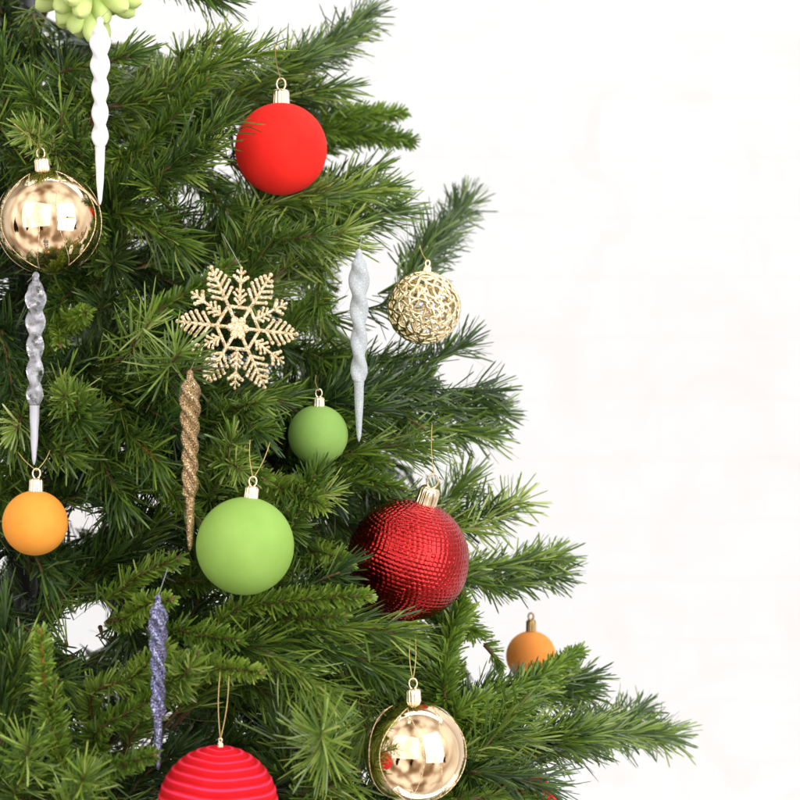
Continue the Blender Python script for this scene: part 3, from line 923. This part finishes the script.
def engraved(key, name, label, tilt, tops, seed):
    root, ball, r, inv = bauble(key, name, label, 'bauble', plain(key), M['gold'], tilt, 0, 0.9, tops=tops, oblate=1.0)
    rr = random.Random(seed)
    mb = MB()
    for k in range(5):                                  # tall pointed petals drawn round the ball
        a0 = k * 2 * PI / 5 + 0.25 + (seed % 3) * 0.2
        for sgn in (-1, 1):
            pts = []
            for u in np.linspace(0, 1, 30):
                th = 0.42 + u * 2.25
                ph = a0 + sgn * 0.46 * math.sin(PI * u) ** 0.9
                pts.append(Vector((math.sin(th) * math.cos(ph), math.sin(th) * math.sin(ph), math.cos(th))) * (r + 0.0001) + Vector((0, 0, r)))
            mb.tube(pts, 0.00032, 6)
        ph = a0
        for th in (0.75, 2.25):
            for s in (-1, 1):
                c = Vector((math.sin(th) * math.cos(ph + s * 0.16), math.sin(th) * math.sin(ph + s * 0.16), math.cos(th)))
                mt = c.to_track_quat('Z', 'Y').to_matrix()
                mb.ball(c * (r - 0.0002) + Vector((0, 0, r)), r * 0.11, 12, (0.42, 1.0, 0.06), mt)
    link('engraving', mb.mesh('engraving'), M['glit_flake'], ball)
engraved('gold_a', 'christmas_bauble', 'mirror gold bauble at the left edge, above the clear icicle', -0.12, [(41, 120, -0.05), (14, 124, -0.05)], 4)
engraved('gold_b', 'christmas_bauble', 'mirror gold bauble with etched loops, below the crimson bauble', -0.03, [(410, 638, 0.012), (415, 634, 0.012)], 5)

def ribs(r, pitch):
    def ph_(th, ph): return (np.arccos(np.clip(np.cos(th), -1, 1)) * r / pitch + 0.10 * np.sin(2 * ph + 1) + 0.05 * np.sin(5 * ph))
    def prof(th, ph):
        u = ph_(th, ph); u = u - np.floor(u)
        return np.sin(np.clip(u / 0.94, 0, 1) * PI) ** 0.55
    def fn(th, ph): return 0.0014 * (prof(th, ph) - 0.8) * np.clip(np.sin(th) * 3, 0, 1)
    def at(th, ph):
        u = ph_(th, ph); u = u - np.floor(u)
        return 0.16 + 0.62 * np.exp(-((u - 0.30) / 0.16) ** 2)
    return sphere_grid('ball', r, 420, 128, fn, at)
bauble('rib_a', 'christmas_bauble', 'red and pink ribbed bauble on two gold threads at the bottom edge', 'bauble', ribs(R_('rib_a'), px2m(10.2, ORN['rib_a'][3])), M['ribbed'], 0.04, 0.05, 0.35,
       tops=[(220, 672, 0.012), (229, 676, 0.012)])
bauble('rib_b', 'christmas_bauble', 'pink ribbed bauble mostly hidden behind needles at lower right', 'bauble', ribs(R_('rib_b'), px2m(8.5, ORN['rib_b'][3])), M['ribbed'], 0.5, 0.05, 0.35)

# openwork bauble
def lace_ball(r):
    rr = random.Random(21)
    pts = []
    N = 120
    for i in range(N):
        z = 1 - 2 * (i + 0.5) / N; a = i * 2.399963
        s = math.sqrt(1 - z * z)
        v = Vector((s * math.cos(a), s * math.sin(a), z)) + Vector((rr.uniform(-1, 1), rr.uniform(-1, 1), rr.uniform(-1, 1))) * 0.045
        pts.append(v.normalized())
    bm = bmesh.new()
    for p in pts: bm.verts.new(p)
    bmesh.ops.convex_hull(bm, input=bm.verts)
    bm.verts.ensure_lookup_table()
    mb = MB()
    for f in bm.faces:                  # a leaf or small ring in most cells
        pass
    for e in bm.edges:
        a, b_ = e.verts[0].co, e.verts[1].co
        if rr.random() < 0.12: continue
        side = a.cross(b_).normalized() * rr.choice((-0.05, 0.05))
        q = [((a.lerp(b_, u) + side * math.sin(PI * u)).normalized() * r) for u in np.linspace(0, 1, 6)]
        mb.tube(q, [0.0010, 0.0013, 0.0016, 0.0016, 0.0013, 0.0010], 6)
    for v in bm.verts:
        n_ = v.co.normalized(); mt = n_.to_track_quat('Z', 'Y').to_matrix()
        if rr.random() < 0.45:
            ring = [n_ * r + mt @ Vector((math.cos(t_) * 0.0032, math.sin(t_) * 0.0032, 0.0003)) for t_ in np.linspace(0, 2 * PI, 13)[:-1]]
            mb.tube(ring, 0.0009, 6, True)
        else: mb.ball(n_ * r, 0.0021, 8, (1, 1, 0.6), mt)
    bm.free()
    return mb.mesh('ball')
bauble('lace', 'christmas_bauble', 'openwork gold filigree bauble at the right edge of the tree', 'bauble', lace_ball(R_('lace')), M['gold_lace'], 0.08, 0, 0.5, capmat='gold_lace',
       tops=[(420, 245, 0.01)])

# lime cluster at the top
def lime_cluster():
    px, py, rp, d = LIME
    c = P(px, py, d); R = px2m(rp, d)
    root = thing('cluster_ornament', 'pale lime flower-like ornament of rounded flocked petals at the top edge', 'ornament', c - Vector((0, 0, R)))
    mb = MB(); mb.ball((0, 0, R), R * 0.35, 24)
    link('core', mb.mesh('core'), M['lime'], root)
    rr = random.Random(5); N = 58
    for i in range(N):
        z = 1 - 2 * (i + 0.5) / N; a = i * 2.399963 + 0.4; s = math.sqrt(1 - z * z)
        v = (Vector((s * math.cos(a), s * math.sin(a), z)) + Vector((rr.uniform(-1, 1), rr.uniform(-1, 1), rr.uniform(-1, 1))) * 0.18).normalized()
        mbp = MB()
        prof = []
        Lp = R * rr.uniform(0.80, 1.05)
        for u in np.linspace(0, 1, 16):
            w = R * 0.145 * (0.35 + 0.75 * math.sin(PI * min(1, u * 0.62)) ** 1.2) * math.sqrt(max(0.0, 1 - max(0, (u - 0.7) / 0.3) ** 2.2))
            prof.append((max(w, 0.00005), u * Lp))
        q = v.to_track_quat('Z', 'Y').to_matrix().to_4x4()
        mbp.lathe(prof, 18, Matrix.Translation((0, 0, R)) @ q)
        link('petal', mbp.mesh('petal'), M['lime'], root)
lime_cluster()

# snowflake
def snowflake():
    px, py, rp, d = FLAKE
    u = px2m(1, d); k_ = 0.94
    c = P(px, py, d)
    rot = Matrix.Rotation(0.05, 4, 'Y') @ Matrix.Rotation(-0.08, 4, 'X') @ Matrix.Rotation(0.52, 4, 'Z')
    root = thing('snowflake_ornament', 'flat champagne gold glitter snowflake hanging in the middle of the tree', 'snowflake', c, rot.to_euler())
    def pol(r, a, y=0): return Vector((r * u * math.cos(a), y * u, r * u * math.sin(a)))
    mb = MB()
    mb.ball((0, 0, 0), 8.5 * u, 24, (1, 0.28, 1))
    for k in range(6): mb.ball(pol(8, k * PI / 3, -0.3), 4.5 * u, 12, (1, 0.5, 1))
    for k in range(6):
        a = k * PI / 3
        mb.tube([pol(5, a), pol(25, a)], 2.0 * u, 8)
        mb.tube([pol(24, a, .2), pol(24, a + PI / 3, .2)], 1.9 * u, 8)
    link('center', mb.mesh('center'), M['glit_flake'], root)
    def dirp(p, a, l, y=0): return p + Vector((l * u * math.cos(a), y * u, l * u * math.sin(a)))
    for k in range(6):
        a = k * PI / 3
        mb = MB()
        mb.tube([pol(22, a), pol(66, a)], [2.2 * u * k_, 1.5 * u * k_], 8)
        mb.ball(pol(66, a), 2.4 * u, 10)
        for r0, l in ((31, 14), (38, 15), (45, 12.5), (52, 9), (58, 5.5)):
            for s in (-1, 1):
                p = pol(r0, a, 0.15 * s); e = dirp(p, a + s * 0.95, l)
                mb.tube([p, e], [1.9 * u * k_, 1.8 * u * k_], 8)
                mb.ball(e, 2.2 * u, 10)
        link('arm', mb.mesh('arm'), M['glit_flake'], root)
        a2 = a + PI / 6
        mb = MB()
        mb.tube([pol(20.5, a2), pol(60, a2)], [1.9 * u, 1.3 * u], 8)
        mb.ball(pol(60.5, a2), 1.7 * u, 8)
        for r0, l, w in ((24, 7, 1.7), (29, 8.5, 1.7), (35, 5, 1.5), (45, 10, 1.9), (47, 5.5, 1.5), (53.5, 5.5, 1.5)):
            for s in (-1, 1):
                p = pol(r0, a2, -0.15 * s); e = dirp(p, a2 + s * 0.85, l)
                mb.tube([p, e], [w * u * k_, w * 0.85 * u * k_], 8)
                mb.ball(e, w * 1.15 * u, 8)
        link('arm', mb.mesh('arm'), M['glit_flake'], root)
    mb = thread_mesh(pol(61, PI / 2), pol(61, PI / 2) + Vector((0.004, 0.05, 0.035)), 0.0003)
    link('string', mb.mesh('string'), M['nylon'], root)
snowflake()

# icicles
def icicle(key, label, mat, prof, lobes, depth, twist, tip_mat=None, tipstart=0.69, slant=0.0, cusp=False):
    px, y0, y1, w, d = ICI[key]
    u = px2m(1, d); H = (y1 - y0) * u
    top = P(px, y0, d)
    root = thing('icicle_ornament', label, 'icicle', top - Vector((0, 0, H)), (0, slant, 0))
    seg = 40; rows = 220
    xs = [p[0] for p in prof]; ys = [p[1] for p in prof]
    def body(t0, t1, nm, m_):
        n = max(20, int(rows * (t1 - t0)))
        v = []; f = []
        for i in range(n + 1):
            t = t0 + (t1 - t0) * i / n
            R = float(np.interp(t, xs, ys)) * u
            amp = depth * (1 if t < tipstart else 0.15) * min(1, max(0, (t - 0.05) / 0.06))
            for j in range(seg):
                a = 2 * PI * j / seg
                w_ = abs(math.cos(lobes * (a - twist * t) / 2)) * 2 - 1 if cusp else math.cos(lobes * (a - twist * t))
                rr = R * (1 + amp * w_) / (1 + amp * 0.5)
                v.append((rr * math.cos(a), rr * math.sin(a), H * (1 - t)))
        for i in range(n):
            for j in range(seg):
                k = (j + 1) % seg
                f.append((i * seg + j, (i + 1) * seg + j, (i + 1) * seg + k, i * seg + k))
        f.append(tuple(range(seg))); f.append(tuple(n * seg + j for j in range(seg - 1, -1, -1)))
        mb = MB(); mb.add(v, f)
        return link(nm, mb.mesh(nm), m_, root)
    body(0.02, tipstart, 'shaft', mat)
    body(tipstart, 1.0, 'tip', tip_mat or mat)
    mb = MB()
    mb.ball((0, 0, H * 0.985), 4.0 * u, 16, (0.9, 0.75, 1.0))
    link('knob', mb.mesh('knob'), mat, root)
    mb = thread_mesh((0, 0, H * 0.995), (-0.012, 0.03, H - 0.006) if key == 'clear' else (0.002, 0.055, H + 0.018), 0.0003)
    link('string', mb.mesh('string'), M['nylon'], root)
PR = [(0.0, 2.5), (0.03, 3.3), (0.042, 3.7), (0.052, 5.8), (0.075, 8.7), (0.115, 9.8), (0.2, 9.8), (0.3, 8.8), (0.42, 7.9), (0.55, 7.9), (0.64, 8.0), (0.675, 7.0), (0.69, 5.6), (0.71, 5.0), (0.85, 4.0), (0.97, 2.2), (0.995, 0.9), (1.0, 0.2)]
icicle('white', 'opaque white icicle hanging highest, just right of the upper gold bauble', M['white'], PR, 2, 0.20, 25.0)
icicle('clear', 'clear glassy icicle hanging at the left edge below the gold bauble', M['clear'], PR, 2, 0.22, 25.0, M['clear_tip'], slant=0.01)
icicle('silver', 'frosted silver icicle hanging left of the gold filigree bauble', M['glit_silver'], PR, 2, 0.20, 20.0)
PG = [(0.0, 2.5), (0.03, 3.4), (0.042, 3.8), (0.052, 6.0), (0.078, 9.0), (0.13, 9.9), (0.22, 9.6), (0.35, 8.2), (0.5, 7.4), (0.6, 7.6), (0.65, 7.8), (0.685, 7.0), (0.70, 5.0), (0.72, 4.8), (0.85, 4.2), (0.97, 2.6), (0.995, 1.2), (1.0, 0.3)]
icicle('gold', 'twisted bronze glitter icicle hanging below the snowflake', M['glit_gold'], PG, 3, 0.36, 20.0, tipstart=0.70, cusp=True)
icicle('purple', 'twisted lilac glitter icicle hanging at lower left', M['glit_purple'], [(a_, b_ * 0.9) for a_, b_ in PG], 3, 0.36, 19.0, tipstart=0.70, cusp=True)
